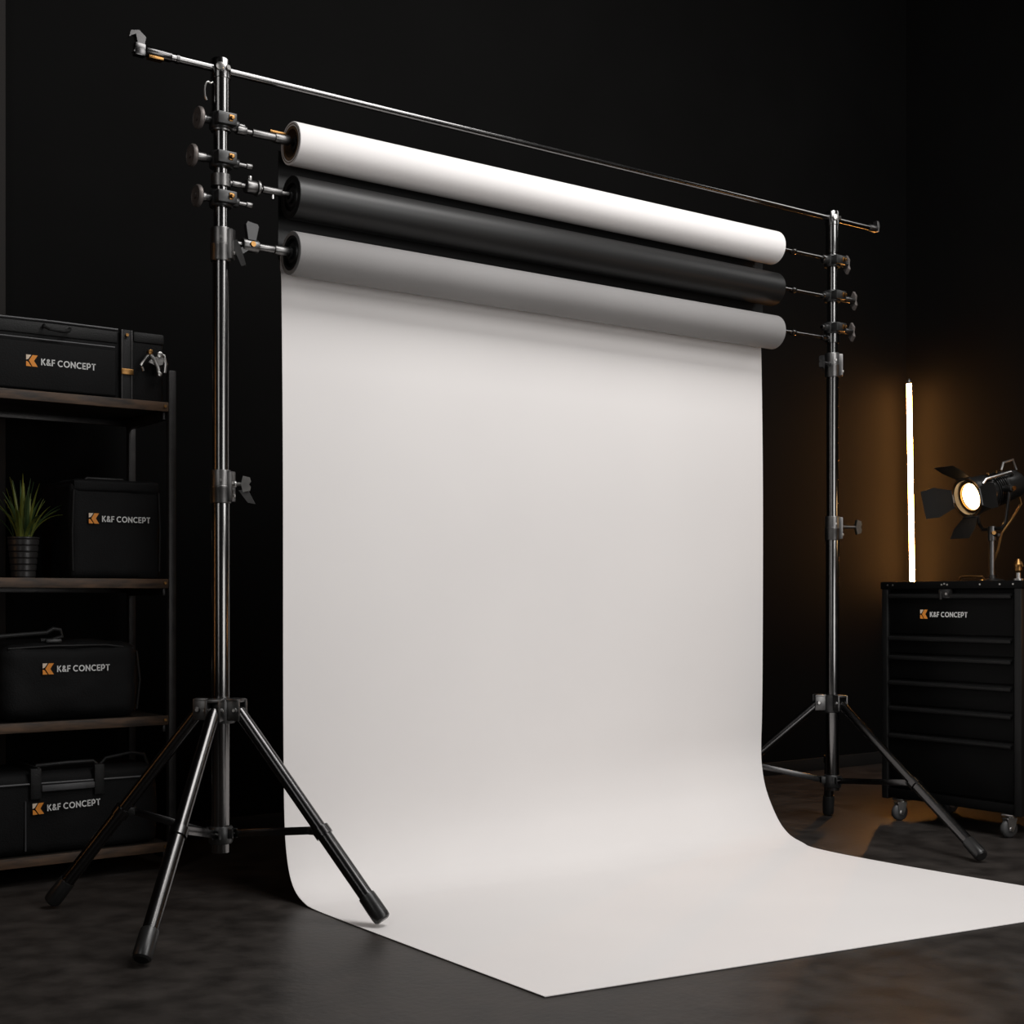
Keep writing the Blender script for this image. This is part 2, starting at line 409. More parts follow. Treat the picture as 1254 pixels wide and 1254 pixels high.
# ------------------------------------------------------------------ crossbar
cb = thing('crossbar', (SX/2, 0, 2.8), 'long thin black metal crossbar laid across the tops of both stands', 'crossbar')
m = MB(); m.cyl((-.235, 0, 2.8), (3.335, 0, 2.8), .0135, seg=24); m.build('bar', 'chrome', cb)
m = MB(); m.cyl((-.262, 0, 2.8), (-.175, 0, 2.8), .0175, seg=20, bev=.002); m.cyl((-.158, 0, 2.8), (-.148, 0, 2.8), .016, seg=20)
m.box((-.300, -.014, -.022), (-.262, .014, .018), .004, (X, Y, Z), V((0, 0, 2.8)))
m.prism([(-.302, -.012), (-.285, -.020), (-.268, .012), (-.262, .040), (-.285, .058), (-.312, .052), (-.318, .030), (-.310, .036), (-.296, .044), (-.290, .022)], V((0, -.012, 2.8)), X, Z, Y, .024)
ec = m.build('end_clip', 'tube', cb)
m = MB(); m.box((-.255, -.019, -.024), (-.205, .010, -.015), .002, (X, Y, Z), V((0, 0, 2.8))); m.build('clip_plate', 'brass', ec)
m = MB(); m.cyl((3.30, 0, 2.8), (3.352, 0, 2.8), .0175, seg=20, bev=.003)
m.prism([(3.345, -.016), (3.362, -.014), (3.368, .012), (3.362, .034), (3.348, .036), (3.352, .012)], V((0, -.012, 2.8)), X, Z, Y, .024)
m.build('end_clip', 'gun', cb)

# ------------------------------------------------------------------ paper rolls
RX0, RX1 = .258, 2.652
def roll(name, z, r, mat, endmat, label, open_core):
    t = thing(name, (RX0, 0, z), label, 'paper roll', 'paper rolls hung between the stands')
    prof = [(0, r*.8), (0, r-.0015), (.0015, r)] + [((RX1-RX0)*k/12, r) for k in range(1, 12)] + [(RX1-RX0-.0015, r), (RX1-RX0, r-.0015), (RX1-RX0, r*.8)]
    m = MB(); x, y, zz = frame(X)
    prof = prof+[prof[0]]
    m.grid([[V((RX0, 0, z))+X*tt+(x*math.cos(2*math.pi*i/72)+y*math.sin(2*math.pi*i/72))*rr for i in range(72)] for tt, rr in prof], True)
    m.build('paper_winding', mat, t)
    for x0, sg in ((RX0, 1), (RX1, -1)):
        dx = X*sg; o = V((x0, 0, z))
        m = MB(); m.ring(o+dx*.001, dx, r*.82, r*.66, .05, 48)
        if open_core: m.ring(o-dx*.0005, dx, r*.90, r*.86, .01, 48)
        m.build('core_tube', 'card' if open_core else endmat, t)
        m = MB(); a = o+dx*(.022 if open_core else .004)
        m.lathe(a, dx, [(0, 0), (0, .016), (0.0, r*.45), (.006, r*.5), (.012, r*.67), (.02, r*.67), (.02, 0)], 36)
        m.ring(a-dx*.012, dx, .021, .010, .02, 24)
        m.build('end_plug', 'plastic', t)
    return t
R1 = roll('paper_roll', 2.605, .0735, 'roll_white', 'card', 'white paper roll, uppermost of the three rolls under the crossbar', True)
R2 = roll('paper_roll', 2.420, .0735, 'roll_black', 'plastic', 'matte black paper roll hung between the white and the grey roll', False)
R3 = roll('paper_roll', 2.228, .0745, 'roll_grey', 'plastic', 'mid grey paper roll, lowest of the three, above the white sweep', False)

def catmull(P, n):
    P = [V(p) for p in P]; out = []
    for i in range(len(P)-1):
        p0, p1, p2, p3 = P[max(i-1, 0)], P[i], P[i+1], P[min(i+2, len(P)-1)]
        for k in range(n):
            t = k/n
            out.append(.5*((2*p1)+(p2-p0)*t+(2*p0-5*p1+4*p2-p3)*t*t+(3*p1-p0-3*p2+p3)*t**3))
    out.append(P[-1]); return out
def sheet(Lp, Rp, n, nx, th):
    Lc, Rc = catmull(Lp, n), catmull(Rp, n)
    C = [[a.lerp(b, i/nx) for i in range(nx+1)] for a, b in zip(Lc, Rc)]
    back = []
    for j in range(len(C)):
        t = C[min(j+1, len(C)-1)][0]-C[max(j-1, 0)][0]
        nrm = X.cross(t).normalized()          # pointing behind / below the sheet
        if nrm.y < -.001 and abs(nrm.z) < .9: nrm = -nrm
        if nrm.z > .3: nrm = -nrm
        back.append([p+nrm*th for p in C[j]])
    m = MB(); rows = []
    for f, b in zip(C, back): rows.append(f+list(reversed(b)))
    m.grid(rows, True, True)
    return m
FZ = .004
Lp = [(.258, .0765, 2.245), (.258, .0765, 2.19), (.258, .068, 2.10), (.258, .058, 1.5), (.258, .056, .80), (.258, .053, .50), (.258, .049, .341), (.258, .042, .229), (.258, .028, .150),
      (.258, .004, .085), (.257, -.038, .040), (.257, -.098, .014), (.257, -.175, FZ), (.255, -.426, FZ), (.258, -.9, FZ), (.263, -1.422, FZ)]
Rp = [(2.648, .0765, 2.245), (2.648, .0765, 2.19), (2.648, .070, 2.10), (2.650, .063, 1.5), (2.648, .063, .80), (2.644, .063, .52), (2.638, .062, .390), (2.622, .043, .294), (2.600, -.004, .191),
      (2.562, -.104, .084), (2.535, -.195, .028), (2.503, -.305, .008), (2.470, -.395, FZ), (2.452, -.62, FZ), (2.470, -1.05, FZ), (2.535, -1.752, FZ)]
sh = sheet(Lp, Rp, 6, 40, .0022).build('backdrop_sheet', 'paper', origin=(1.45, 0, 0), angle=60)
tag(sh, 'white paper sweep hanging below the grey roll and curving out across the floor', 'paper backdrop')
bk = sheet([(.252, .0815, 2.60), (.252, .0815, 2.45), (.252, .082, 2.30), (.252, .0825, 2.22)], [(2.668, .0815, 2.60), (2.668, .0815, 2.45), (2.668, .082, 2.30), (2.668, .0825, 2.22)], 3, 12, .002).build('paper_tail', 'roll_black', R2)

# ------------------------------------------------------------------ lettering
def ribbon(m, pts, w, place, closed=False):
    n = len(pts); P = [V((p[0], p[1])) for p in pts]
    A, B = [], []
    for i in range(n):
        a = P[i-1] if (i > 0 or closed) else None
        b = P[(i+1) % n] if (i < n-1 or closed) else None
        if a is not None and b is not None:
            t1 = (P[i]-a).normalized(); t2 = (b-P[i]).normalized()
            nn = V((-(t1.y+t2.y), t1.x+t2.x)).normalized(); k = 1/max(.4, nn.dot(V((-t1.y, t1.x))))
        else:
            t = ((b-P[i]) if a is None else (P[i]-a)).normalized(); nn = V((-t.y, t.x)); k = 1
        A.append(P[i]+nn*w/2*k); B.append(P[i]-nn*w/2*k)
    idx = range(n if closed else n-1)
    for i in idx:
        j = (i+1) % n
        m.prism([tuple(B[i]), tuple(B[j]), tuple(A[j]), tuple(A[i])], *place)
def arc(cx, cy, rx, ry, a0, a1, n=14):
    return [(cx+rx*math.cos(math.radians(a0+(a1-a0)*i/n)), cy+ry*math.sin(math.radians(a0+(a1-a0)*i/n))) for i in range(n+1)]
W = .165
h = W/2
GL = {
 'K': (.62, [[(h, 0), (h, 1)], [(h+.02, .42), (.56, 1)], [(.24, .56), (.60, 0)]]),
 '&': (.66, [[(.64, .02), (.20, .60), (.16, .74), (.20, .88), (.31, .915), (.42, .86), (.43, .73), (.36, .62), (.15, .44), (.085, .27), (.13, .13), (.27, .085), (.42, .13), (.54, .28), (.58, .42)]]),
 'F': (.50, [[(h, 0), (h, 1)], [(h, 1-h), (.50, 1-h)], [(h, .50), (.45, .50)]]),
 'C': (.76, [arc(.46, .5, .46-h, .5-h, 48, 312, 20)]),
 'O': (.92, [arc(.46, .5, .46-h, .5-h, 0, 345, 24)]),
 'N': (.74, [[(h, 0), (h, 1)], [(h, .92), (.74-h, .08)], [(.74-h, 0), (.74-h, 1)]]),
 'E': (.52, [[(h, 0), (h, 1)], [(h, 1-h), (.52, 1-h)], [(h, .5), (.48, .5)], [(h, h), (.52, h)]]),
 'P': (.62, [[(h, 0), (h, 1)], [(h, 1-h), (.32, 1-h)]+arc(.32, .64, .30-h*.9, .36-h, 90, -90, 10)+[(h, .36-h+.02+h)]]),
 'T': (.62, [[(.31, 0), (.31, 1)], [(0, 1-h), (.62, 1-h)]]),
}
def sign(par, o, ax, ay, hgt, squeeze=1.0):
    """the emblem and the lettering on a surface: o lower left corner, hgt emblem height"""
    ax, ay = V(ax), V(ay); az = ax.cross(ay); e = hgt
    o = V(o); dp = .0012
    m = MB(); m.prism([(.55, 1), (1, 1), (.68, .5), (1, 0), (.55, 0), (.24, .5)], o, ax*e*squeeze, ay*e, az, dp)
    m.prism([(0, .44), (0, 0), (.44, 0), (.18, .38)], o, ax*e*squeeze, ay*e, az, dp)
    m.build('emblem', 'orange', par, smooth=False, split=False)
    m = MB(); m.prism([(0, 1), (0, .56), (.18, .62), (.44, 1)], o, ax*e*squeeze, ay*e, az, dp); m.build('emblem_corner', 'cream', par, smooth=False, split=False)
    m = MB(); cap = e*.58; x = 0.; adv = []
    for ch in 'K&F CONCEPT':
        if ch == ' ': x += .26; continue
        w, st = GL[ch]
        adv.append((x, st, ch)); x += w+.13
    tot = x-.13; k = 4.85*e/tot*squeeze
    base = o+ax*e*1.30*squeeze+ay*e*.19
    for x0, st, ch in adv:
        for s in st:
            ribbon(m, [(x0+p[0], p[1]) for p in s], W, (base, ax*k, ay*cap, az, dp), closed=(ch == 'O'))
    m.build('lettering', 'white', par, smooth=False, split=False)

# ------------------------------------------------------------------ shelving rack with bags and plant
rk = thing('shelving_rack', (-.4, .98, 0), 'dark steel shelving rack with four worn shelves against the back wall on the left', 'shelving rack')
SH = (1.790, 1.113, .590, .105)
for (x0, x1, y0, y1) in ((.134, .164, .768, .798), (.134, .164, 1.186, 1.216), (-.985, -.955, .768, .798), (-.985, -.955, 1.186, 1.216)):
    m = MB(); m.box((x0, y0, 0), (x1, y1, 1.915), .003)
    m.box((x0-.004, y0-.004, 0), (x1+.004, y1+.004, .02), .003)
    m.build('post', 'rack', rk)
for zt in SH:
    m = MB(); m.box((-.955, .782, zt-.026), (.134, 1.20, zt), .002); s_ = m.build('shelf', 'shelf', rk)
    m = MB(); m.box((-.955, .770, zt-.034), (.134, .782, zt+.002), .002); m.build('front_edge', 'edge', s_)
    m = MB(); m.box((.122, .798, zt-.062), (.146, 1.186, zt-.026), .002); m.box((-.955, 1.186, zt-.05), (.134, 1.20, zt-.026), .002); m.build('side_beam', 'rack', s_)
    m = MB()
    for yy in (.783, 1.20): m.cyl((.120, yy-.018, zt-.014), (.120, yy-.012, zt-.014), .006, seg=10)
    m.build('shelf_bolt', 'brass', s_)

def soft_box(m, lo, hi, r=.03, cuts=9, bulge=.012, wr=.006, seed=0.):
    """a cloth box: rounded, bulging, slightly wrinkled; stays on z = lo"""
    lo, hi = V(lo), V(hi); c = (lo+hi)/2; hf = (hi-lo)/2
    b = bmesh.new(); bmesh.ops.create_cube(b, size=2)
    bmesh.ops.subdivide_edges(b, edges=list(b.edges), cuts=cuts*2, use_grid_fill=True)
    for v in b.verts:
        q = v.co.copy()
        p = V([q[i]*hf[i] for i in range(3)])
        core = V([max(-hf[i]+r, min(hf[i]-r, p[i])) for i in range(3)])
        d = p-core
        if d.length > 1e-6: p = core+d.normalized()*min(r, d.length) if d.length > r else p
        for i in range(3):
            if abs(q[i]) > .999:
                o2 = [j for j in range(3) if j != i]
                k = (1-q[o2[0]]**2)*(1-q[o2[1]]**2)
                if not (i == 2 and q[i] < 0): p[i] += math.copysign(bulge*k, q[i])
        nz = noise.noise_vector((p+V((seed, seed*2, 0)))*9)*wr + noise.noise_vector((p+V((seed, 0, seed)))*V((26)) if False else (p*24+V((seed, 0, 0))))*wr*.45
        if q[2] > -.98: p += nz*(.6 if q[2] < .9 else 1)
        v.co = c+p
        if v.co.z < lo.z: v.co.z = lo.z
    m.merge(b); return m

FYB = .795      # plane of the bags' fronts
# top-shelf case
b1 = thing('equipment_case', (-.25, .95, SH[0]), 'long black case on the top shelf with a silver clip at its end', 'case', 'black kit bags on the rack')
m = MB(); m.box((-.66, FYB+.012, SH[0]), (.128, 1.14, SH[0]+.262), .010, seg=3); m.build('case_body', 'fabric', b1)
m = MB(); m.box((-.65, FYB+.006, SH[0]+.212), (-.052, FYB+.05, SH[0]+.2645), .008); m.box((.006, FYB+.006, SH[0]+.225), (.130, FYB+.05, SH[0]+.2655), .008); m.build('lid_edge', 'webbing', b1)
m = MB(); m.box((-.64, FYB-.006, SH[0]+.008), (-.062, FYB+.02, SH[0]+.185), .009, seg=3); pk = m.build('front_pocket', 'fabric', b1)
m = MB(); m.tube([(-.655, FYB+.004, SH[0]+.2615), (-.30, FYB+.004, SH[0]+.2655), (-.055, FYB+.004, SH[0]+.2635)], .004, 8); m.tube([(-.62, FYB-.004, SH[0]+.194), (-.07, FYB-.004, SH[0]+.194)], .003, 8)
m.build('zipper', 'reflect', b1)
m = MB(); m.tube([(-.33, FYB+.008, SH[0]+.250), (-.335, FYB-.012, SH[0]+.240), (-.32, FYB-.022, SH[0]+.232), (-.27, FYB-.022, SH[0]+.228), (-.245, FYB-.012, SH[0]+.235), (-.235, FYB+.008, SH[0]+.248)], .006, 8); m.build('carry_handle', 'webbing', b1)
m = MB(); m.box((-.044, FYB-.003, SH[0]+.002), (-.002, FYB+.014, SH[0]+.266), .002); sp = m.build('strap', 'webbing', b1)
m = MB(); m.box((-.0455, FYB-.006, SH[0]+.002), (-.0385, FYB+.004, SH[0]+.265), .002); m.box((-.0075, FYB-.006, SH[0]+.002), (-.0005, FYB+.004, SH[0]+.265), .002)
m.build('strap_rail', 'rack', sp)
m = MB(); m.box((-.047, FYB-.012, SH[0]+.095), (.001, FYB, SH[0]+.118), .003); m.cyl((-.024, FYB-.014, SH[0]+.245), (-.024, FYB, SH[0]+.245), .006, seg=10); m.build('strap_buckle', 'brass', sp)
# silver spring clip hooked on the end
ck = MB(); cz = SH[0]+.150; cyy = FYB-.006
for pts, r in (([(.092, cyy-.008, cz+.036), (.118, cyy-.014, cz+.030), (.124, cyy-.016, cz-.002), (.120, cyy-.016, cz-.036)], .0065),
               ([(.062, cyy-.008, cz+.034), (.078, cyy-.016, cz+.012), (.092, cyy-.018, cz-.018), (.096, cyy-.018, cz-.044)], .0075),
               ([(.062, cyy-.008, cz+.034), (.046, cyy-.014, cz+.016), (.030, cyy-.016, cz-.006), (.026, cyy-.014, cz-.016)], .0055),
               ([(.030, cyy-.014, cz-.020), (.036, cyy-.014, cz-.036)], .004)):
    ck.tube(pts, r, 10)
ck.prism([(.058, .000), (.085, -.012), (.112, -.006), (.120, .018), (.104, .026), (.072, .018)], V((0, cyy-.014, cz)), X, Z, Y, .012)
ck.cyl((.100, cyy-.022, cz+.030), (.100, cyy, cz+.030), .013, seg=18, bev=.003)
ck.cyl((.096, cyy-.028, cz-.044), (.096, cyy-.008, cz-.044), .009, seg=14, bev=.002)
sc = ck.build('spring_clip', 'silver', b1)
m = MB(); m.cyl((.062, cyy-.022, cz+.038), (.062, cyy, cz+.038), .010, seg=14, bev=.002); m.build('clip_pivot', 'brass', sc)
o = onY(32, 448, FYB-.007); sign(b1, (o.x, FYB-.0062, o.z), X, Z, .0415)

# cube bag
b2 = thing('camera_bag', (-.06, .96, SH[1]), 'cube shaped black bag on the second shelf beside the potted plant', 'bag', 'black kit bags on the rack')
m = MB(); soft_box(m, (-.236, FYB+.006, SH[1]), (.120, 1.15, SH[1]+.362), .022, 9, .004, .006, 3.1); m.build('bag_body', 'fabric', b2)
m = MB(); soft_box(m, (-.226, FYB, SH[1]+.322), (.112, 1.14, SH[1]+.374), .016, 7, .004, .004, 5.3); m.build('top_flap', 'fabric', b2)
m = MB(); m.tube([(-.225, FYB+.004, SH[1]+.03), (-.228, FYB+.002, SH[1]+.18), (-.222, FYB+.004, SH[1]+.33)], .004, 8)
m.tube([(.108, FYB+.004, SH[1]+.03), (.111, FYB+.002, SH[1]+.18), (.106, FYB+.004, SH[1]+.33)], .004, 8); m.build('piping', 'webbing', b2)
m = MB(); m.tube([(-.15, .90, SH[1]+.37), (-.14, .90, SH[1]+.382), (0.0, .90, SH[1]+.382), (.01, .90, SH[1]+.37)], .007, 8); m.build('carry_handle', 'webbing', b2)
o = onY(108, 641, FYB); sign(b2, (o.x, FYB-.0065, o.z), X, Z, .0385)

# duffel bag
b3 = thing('duffel_bag', (-.22, .96, SH[2]), 'low wide black duffel bag with a loose strap on top, on the third shelf', 'bag', 'black kit bags on the rack')
m = MB(); soft_box(m, (-.482, FYB+.004, SH[2]), (.034, 1.14, SH[2]+.285), .05, 10, .010, .010, 9.7); m.build('bag_body', 'fabric', b3)
m = MB(); m.tube([(-.455, FYB+.020, SH[2]+.268), (-.30, FYB+.010, SH[2]+.276), (-.1, FYB+.010, SH[2]+.276), (.012, FYB+.020, SH[2]+.262)], .004, 8)
m.tube([(.022, FYB+.012, SH[2]+.25), (.033, FYB+.008, SH[2]+.14), (.022, FYB+.012, SH[2]+.03)], .004, 8); m.build('piping', 'webbing', b3)
m = MB(); m.tube([(-.62, .84, SH[2]+.300), (-.5, .84, SH[2]+.311), (-.40, .84, SH[2]+.318), (-.31, .84, SH[2]+.324), (-.285, .84, SH[2]+.338), (-.26, .84, SH[2]+.334), (-.252, .84, SH[2]+.310), (-.29, .84, SH[2]+.296), (-.33, .845, SH[2]+.296)], .0085, 10); m.build('shoulder_strap', 'webbing', b3)
m = MB(); m.box((-.315, .828, SH[2]+.286), (-.255, .858, SH[2]+.300), .004); m.build('strap_buckle', 'plastic', b3)
o = onY(51, 826, FYB); sign(b3, (o.x, FYB-.011, o.z), X, Z, .0405)

# bottom bag
b4 = thing('tool_bag', (-.25, .96, SH[3]), 'large black bag with grey front handle on the lowest shelf', 'bag', 'black kit bags on the rack')
m = MB(); soft_box(m, (-.66, FYB+.006, SH[3]), (.105, 1.14, SH[3]+.300), .030, 10, .008, .006, 14.2); m.build('bag_body', 'fabric', b4)
m = MB(); m.box((-.385, FYB-.014, SH[3]+.205), (-.345, FYB+.010, SH[3]+.318), .004); m.box((-.150, FYB-.014, SH[3]+.205), (-.112, FYB+.010, SH[3]+.318), .004)
m.box((-.362, FYB-.014, SH[3]+.312), (-.352, 1.10, SH[3]+.322), .002) ; m.build('webbing_strap', 'webbing', b4)
m = MB(); m.box((-.345, FYB-.018, SH[3]+.232), (-.150, FYB-.004, SH[3]+.256), .004); m.build('front_handle', 'reflect', b4)
m = MB(); m.tube([(-.36, .83, SH[3]+.298), (-.35, .83, SH[3]+.322), (-.24, .83, SH[3]+.326), (-.14, .83, SH[3]+.326), (-.11, .83, SH[3]+.298)], .008, 8)
m.tube([(-.11, .86, SH[3]+.30), (-.08, .86, SH[3]+.33), (.02, .86, SH[3]+.345), (.07, .86, SH[3]+.335), (.085, .86, SH[3]+.295)], .007, 8); m.build('top_handle', 'webbing', b4)
m = MB(); m.tube([(-.65, FYB+.002, SH[3]+.262), (-.39, FYB-.004, SH[3]+.262), (.09, FYB, SH[3]+.258)], .004, 8); m.tube([(-.40, FYB-.003, SH[3]+.02), (-.40, FYB-.003, SH[3]+.2)], .003, 8); m.build('zipper', 'reflect', b4)
o = onY(40, 998, FYB-.01); sign(b4, (o.x, FYB-.0115, o.z), V((1, 0, .03)).normalized(), V((-.03, 0, 1)).normalized(), .0405)

# potted plant
pc = V((-.366, .93, SH[1]))
pl = thing('potted_plant', pc, 'spiky green grass plant in a ribbed black pot on the second shelf', 'plant')
prof = [(0, 0), (0, .040), (.003, .043)]
for k in range(6):
    zz = .006+k*.0236; rr = .043+.0125*k/5.5
    prof += [(zz, rr-.0022), (zz+.0030, rr+.0006), (zz+.0195, rr+.0016), (zz+.0225, rr-.0012)]
prof += [(.150, .0575), (.154, .0575), (.155, .054), (.146, .053), (.146, 0)]
m = MB(); m.lathe(pc, Z, prof, 36); m.build('pot', 'pot', pl)
m = MB(); m.lathe(pc+Z*.140, Z, [(0, 0), (0, .0525), (.007, .0525), (.009, .03), (.010, 0)], 24); m.build('soil', 'soil', pl)
rl = random.Random(11)
def leaf(base, az, lean, ln, w):
    rows = []; hd = V((math.cos(az), math.sin(az), 0)); sd = V((-hd.y, hd.x, 0)); nseg = 10
    p = V(base); ang = lean*.45
    for i in range(nseg+1):
        t = i/nseg; ww = w*(.55+.9*t*(1-t)*1.7)*(1-t**3)+.0003
        d = hd*math.sin(ang)+Z*math.cos(ang); nn = hd*math.cos(ang)-Z*math.sin(ang)
        fold = ww*.35
        rows.append([p-sd*ww+nn*-fold, p+nn*0, p+sd*ww+nn*-fold, p+nn*.0012])
        p = p+d*(ln/nseg); ang += lean*.10
    m = MB(); m.grid(rows, True, True); return m
px0 = pc+Z*.146
for i in range(46):
    az = rl.uniform(0, 2*math.pi); lean = rl.uniform(.15, 1.15) if i > 8 else rl.uniform(0, .25)
    ln = rl.uniform(.15, .245)*(1-.12*lean)
    rr = rl.uniform(.004, .034)
    b = px0+V((math.cos(az), math.sin(az), 0))*rr
    lf = leaf(b, az+rl.uniform(-.3, .3), lean, ln, rl.uniform(.0055, .0100))
    if max(v.co.x for v in lf.bm.verts) > -.243 and i % 3: lf.bm.free(); continue
    if max(v.co.x for v in lf.bm.verts) > -.243:
        for v in lf.bm.verts: v.co.x = b.x+(v.co.x-b.x)*.8; v.co.y = b.y-(abs(v.co.y-b.y))*.9
    lf.build('leaf', 'leaf' if rl.random() < .6 else 'leaf_dark', pl, angle=50)

# ------------------------------------------------------------------ tool cabinet
CX0, CX1, CY0, CY1 = 3.32, 3.80, -.800, -.062
TZ = 1.118
cab = thing('tool_cabinet', ((CX0+CX1)/2, (CY0+CY1)/2, 0), 'black rolling tool cabinet with six drawers on casters, right of the stands', 'tool cabinet')
m = MB(); m.box((CX0+.022, CY0+.02, .118), (CX1-.01, CY1-.02, 1.0825), .004); m.build('body', 'cab', cab)
m = MB(); m.box((CX0-.004, CY0-.006, 1.082), (CX1+.004, CY1+.006, TZ), .006, seg=3)
lid = m.build('top', 'cab', cab)
m = MB()
for y in (-.10, -.13, -.40, -.415, -.43, -.60, -.70, -.765): m.cyl((CX0-.006, y, 1.098+(.004 if y != -.415 else .008)), (CX0+.002, y, 1.098+(.004 if y != -.415 else .008)), .0042, seg=10)
m.build('rivet', 'silver', lid)
for (x0, y0) in ((CX0, CY0), (CX0, CY1-.034), (CX1-.034, CY0), (CX1-.034, CY1-.034)):
    m = MB(); m.box((x0, y0, .100), (x0+.034, y0+.034, 1.086), .004, seg=3); m.build('corner_post', 'cabpost', cab)
m = MB(); m.box((CX0+.004, CY0+.03, .108), (CX0+.03, CY1-.03, .150), .003); m.box((CX1-.03, CY0+.03, .108), (CX1-.004, CY1-.03, .150), .003); m.build('base_rail', 'cab', cab)
# drawers: (top, bottom)
for k, (zt, zb) in enumerate(((1.066, .876), (.870, .786), (.780, .668), (.662, .548), (.542, .420), (.414, .160))):
    m = MB(); m.box((CX0+.010, CY0+.040, zb), (CX0+.03, CY1-.040, zt), .004); dr = m.build('drawer', 'cab', cab)
    m = MB(); hz = zt-.017
    rows = [[V((CX0+dx, y, hz+dz)) for dx, dz in ((.012, .012), (-.002, .011), (-.009, .006), (-.010, -.002), (-.007, -.008), (-.004, -.006), (-.0055, 0), (.004, .004), (.012, .004))] for y in (CY0+.046, CY1-.046)]
    m.grid(rows, True, True); m.build('handle', 'cabpost', dr)
    if k == 0:
        o = onX(1127, 757.5, CX0+.010)
        sign(dr, (CX0+.0105, o.y, o.z), V((0, -1, 0)), Z, .041, 1.0)
m = MB(); m.box((CX0-.016, -.450, 1.040), (CX0+.012, -.388, 1.082), .006); m.cyl((CX0-.022, -.437, 1.060), (CX0-.01, -.437, 1.060), .013, seg=16, bev=.002)
m.box((CX0-.02, -.412, 1.034), (CX0-.012, -.396, 1.074), .003); lt = m.build('latch', 'lampblack', cab)
m = MB(); m.cyl((CX0-.0235, -.437, 1.060), (CX0-.021, -.437, 1.060), .006, seg=12); m.build('lock', 'silver', lt)
for (x, y) in ((CX0+.045, -.145), (CX0+.045, -.725), (CX1-.05, -.145), (CX1-.05, -.725)):
    m = MB(); m.box((x-.034, y-.03, .094), (x+.034, y+.03, .104), .003)
    m.cyl((x, y, .082), (x, y, .096), .017, seg=16)
    ax = V((.35, .94, 0)).normalized(); fw = V((-.94, .35, 0)).normalized()
    wc = V((x, y, .040))+fw*.014
    for sg in (-1, 1):
        m.prism([(-.030, .047), (.018, .047), (.012, -.008), (-.008, -.012), (-.016, 0)], wc+ax*(sg*.018)-ax*.0015, fw, Z, ax, .003)
    m.box((-.024, -.019, .040), (.020, .019, .046), .001, (fw, ax, Z), wc)
    c = m.build('caster', 'silver', cab)
    m = MB(); m.lathe(wc-ax*.014, ax, [(0, 0), (0, .030), (.004, .037), (.009, .040), (.019, .040), (.024, .037), (.028, .030), (.028, 0)], 32); w = m.build('wheel', 'wheel', c)
    m = MB(); m.cyl(wc-ax*.021, wc+ax*.021, .010, seg=16, bev=.002); m.build('axle', 'silver', w)

# ------------------------------------------------------------------ spotlight on the cabinet
lc = V((3.45, -.464, 1.503))
base = onX(1215, 706, 3.60); base.z = TZ
sl = thing('spotlight', base, 'lit black studio spotlight with open barn doors standing on the tool cabinet', 'spotlight')
A = V((-.945, .20, -.25)).normalized()                 # beam direction
Sd = A.cross(Z).normalized(); Up = Sd.cross(A)          # Sd points to +/-Y, Up upward
m = MB()
prof = [(.03, .079), (.03, .088), (.022, .090), (0, .090), (-.006, .084), (-.03, .084), (-.075, .082), (-.085, .072), (-.16, .070), (-.165, .076), (-.18, .076), (-.185, .070), (-.26, .066), (-.285, .05), (-.29, 0)]
x, y, z = frame(A)
m.grid([[lc+A*t+(x*math.cos(2*math.pi*i/40)+y*math.sin(2*math.pi*i/40))*max(r, 1e-5) for i in range(40)] for t, r in prof+[]], True)
inner = [(.03, .079), (.008, .074), (-.004, .070)]
m.grid([[lc+A*t+(x*math.cos(2*math.pi*i/40)+y*math.sin(2*math.pi*i/40))*r for i in range(40)] for t, r in inner], True)
hs = m.build('housing', 'lampblack', sl)
m = MB(); m.lathe(lc-A*.004, A, [(-.012, 0), (-.012, .058), (.0, .062), (.006, .052), (.011, .03), (.013, 0)], 40); m.build('lens', 'lens', sl)
m = MB(); m.ring(lc+A*.002, A, .0735, .062, .006, 40); m.ring(lc+A*.026, A, .092, .086, .008, 40); m.build('lens_ring', 'brass', sl)
m = MB()
for k in range(5): m.ring(lc-A*(.105+k*.012), A, .078, .066, .005, 32)
m.build('cooling_fins', 'lampblack', hs)
m = MB(); m.tube([lc+A*-.015+Up*.050-Sd*.066, lc+A*-.035+Up*.066-Sd*.070, lc+A*-.19+Up*.066-Sd*.066, lc+A*-.215+Up*.050-Sd*.050], .0075, 10); m.tube([lc+A*-.20+Up*.078, lc+A*-.22+Up*.108, lc+A*-.28+Up*.110, lc+A*-.29+Up*.06], .006, 10); m.build('grab_handle', 'silver', sl)
for nm, rad, tan, hw0, hw1, ln, sp in (('barn_door', Up, Sd, .058, .066, .125, .66), ('barn_door', -Up, Sd, .058, .066, .120, .74),
                                       ('barn_door', Sd, Up, .055, .070, .135, .62), ('barn_door', -Sd, Up, .055, .060, .080, 1.75)):
    d = (A*math.cos(sp)+rad*math.sin(sp)).normalized(); nn = tan.cross(d).normalized()
    h0 = lc+A*.030+rad*.088
    m = MB(); m.prism([(-hw0*.75, 0), (hw0*.75, 0), (hw1, ln*.55), (hw1*.92, ln), (-hw1*.92, ln), (-hw1, ln*.55)], h0-nn*.001, tan, d, nn, .002)
    bd = m.build(nm, 'barn', sl)
    m = MB(); m.cyl(h0-tan*hw0*.7, h0+tan*hw0*.7, .005, seg=10); m.build('door_hinge', 'gun', bd)
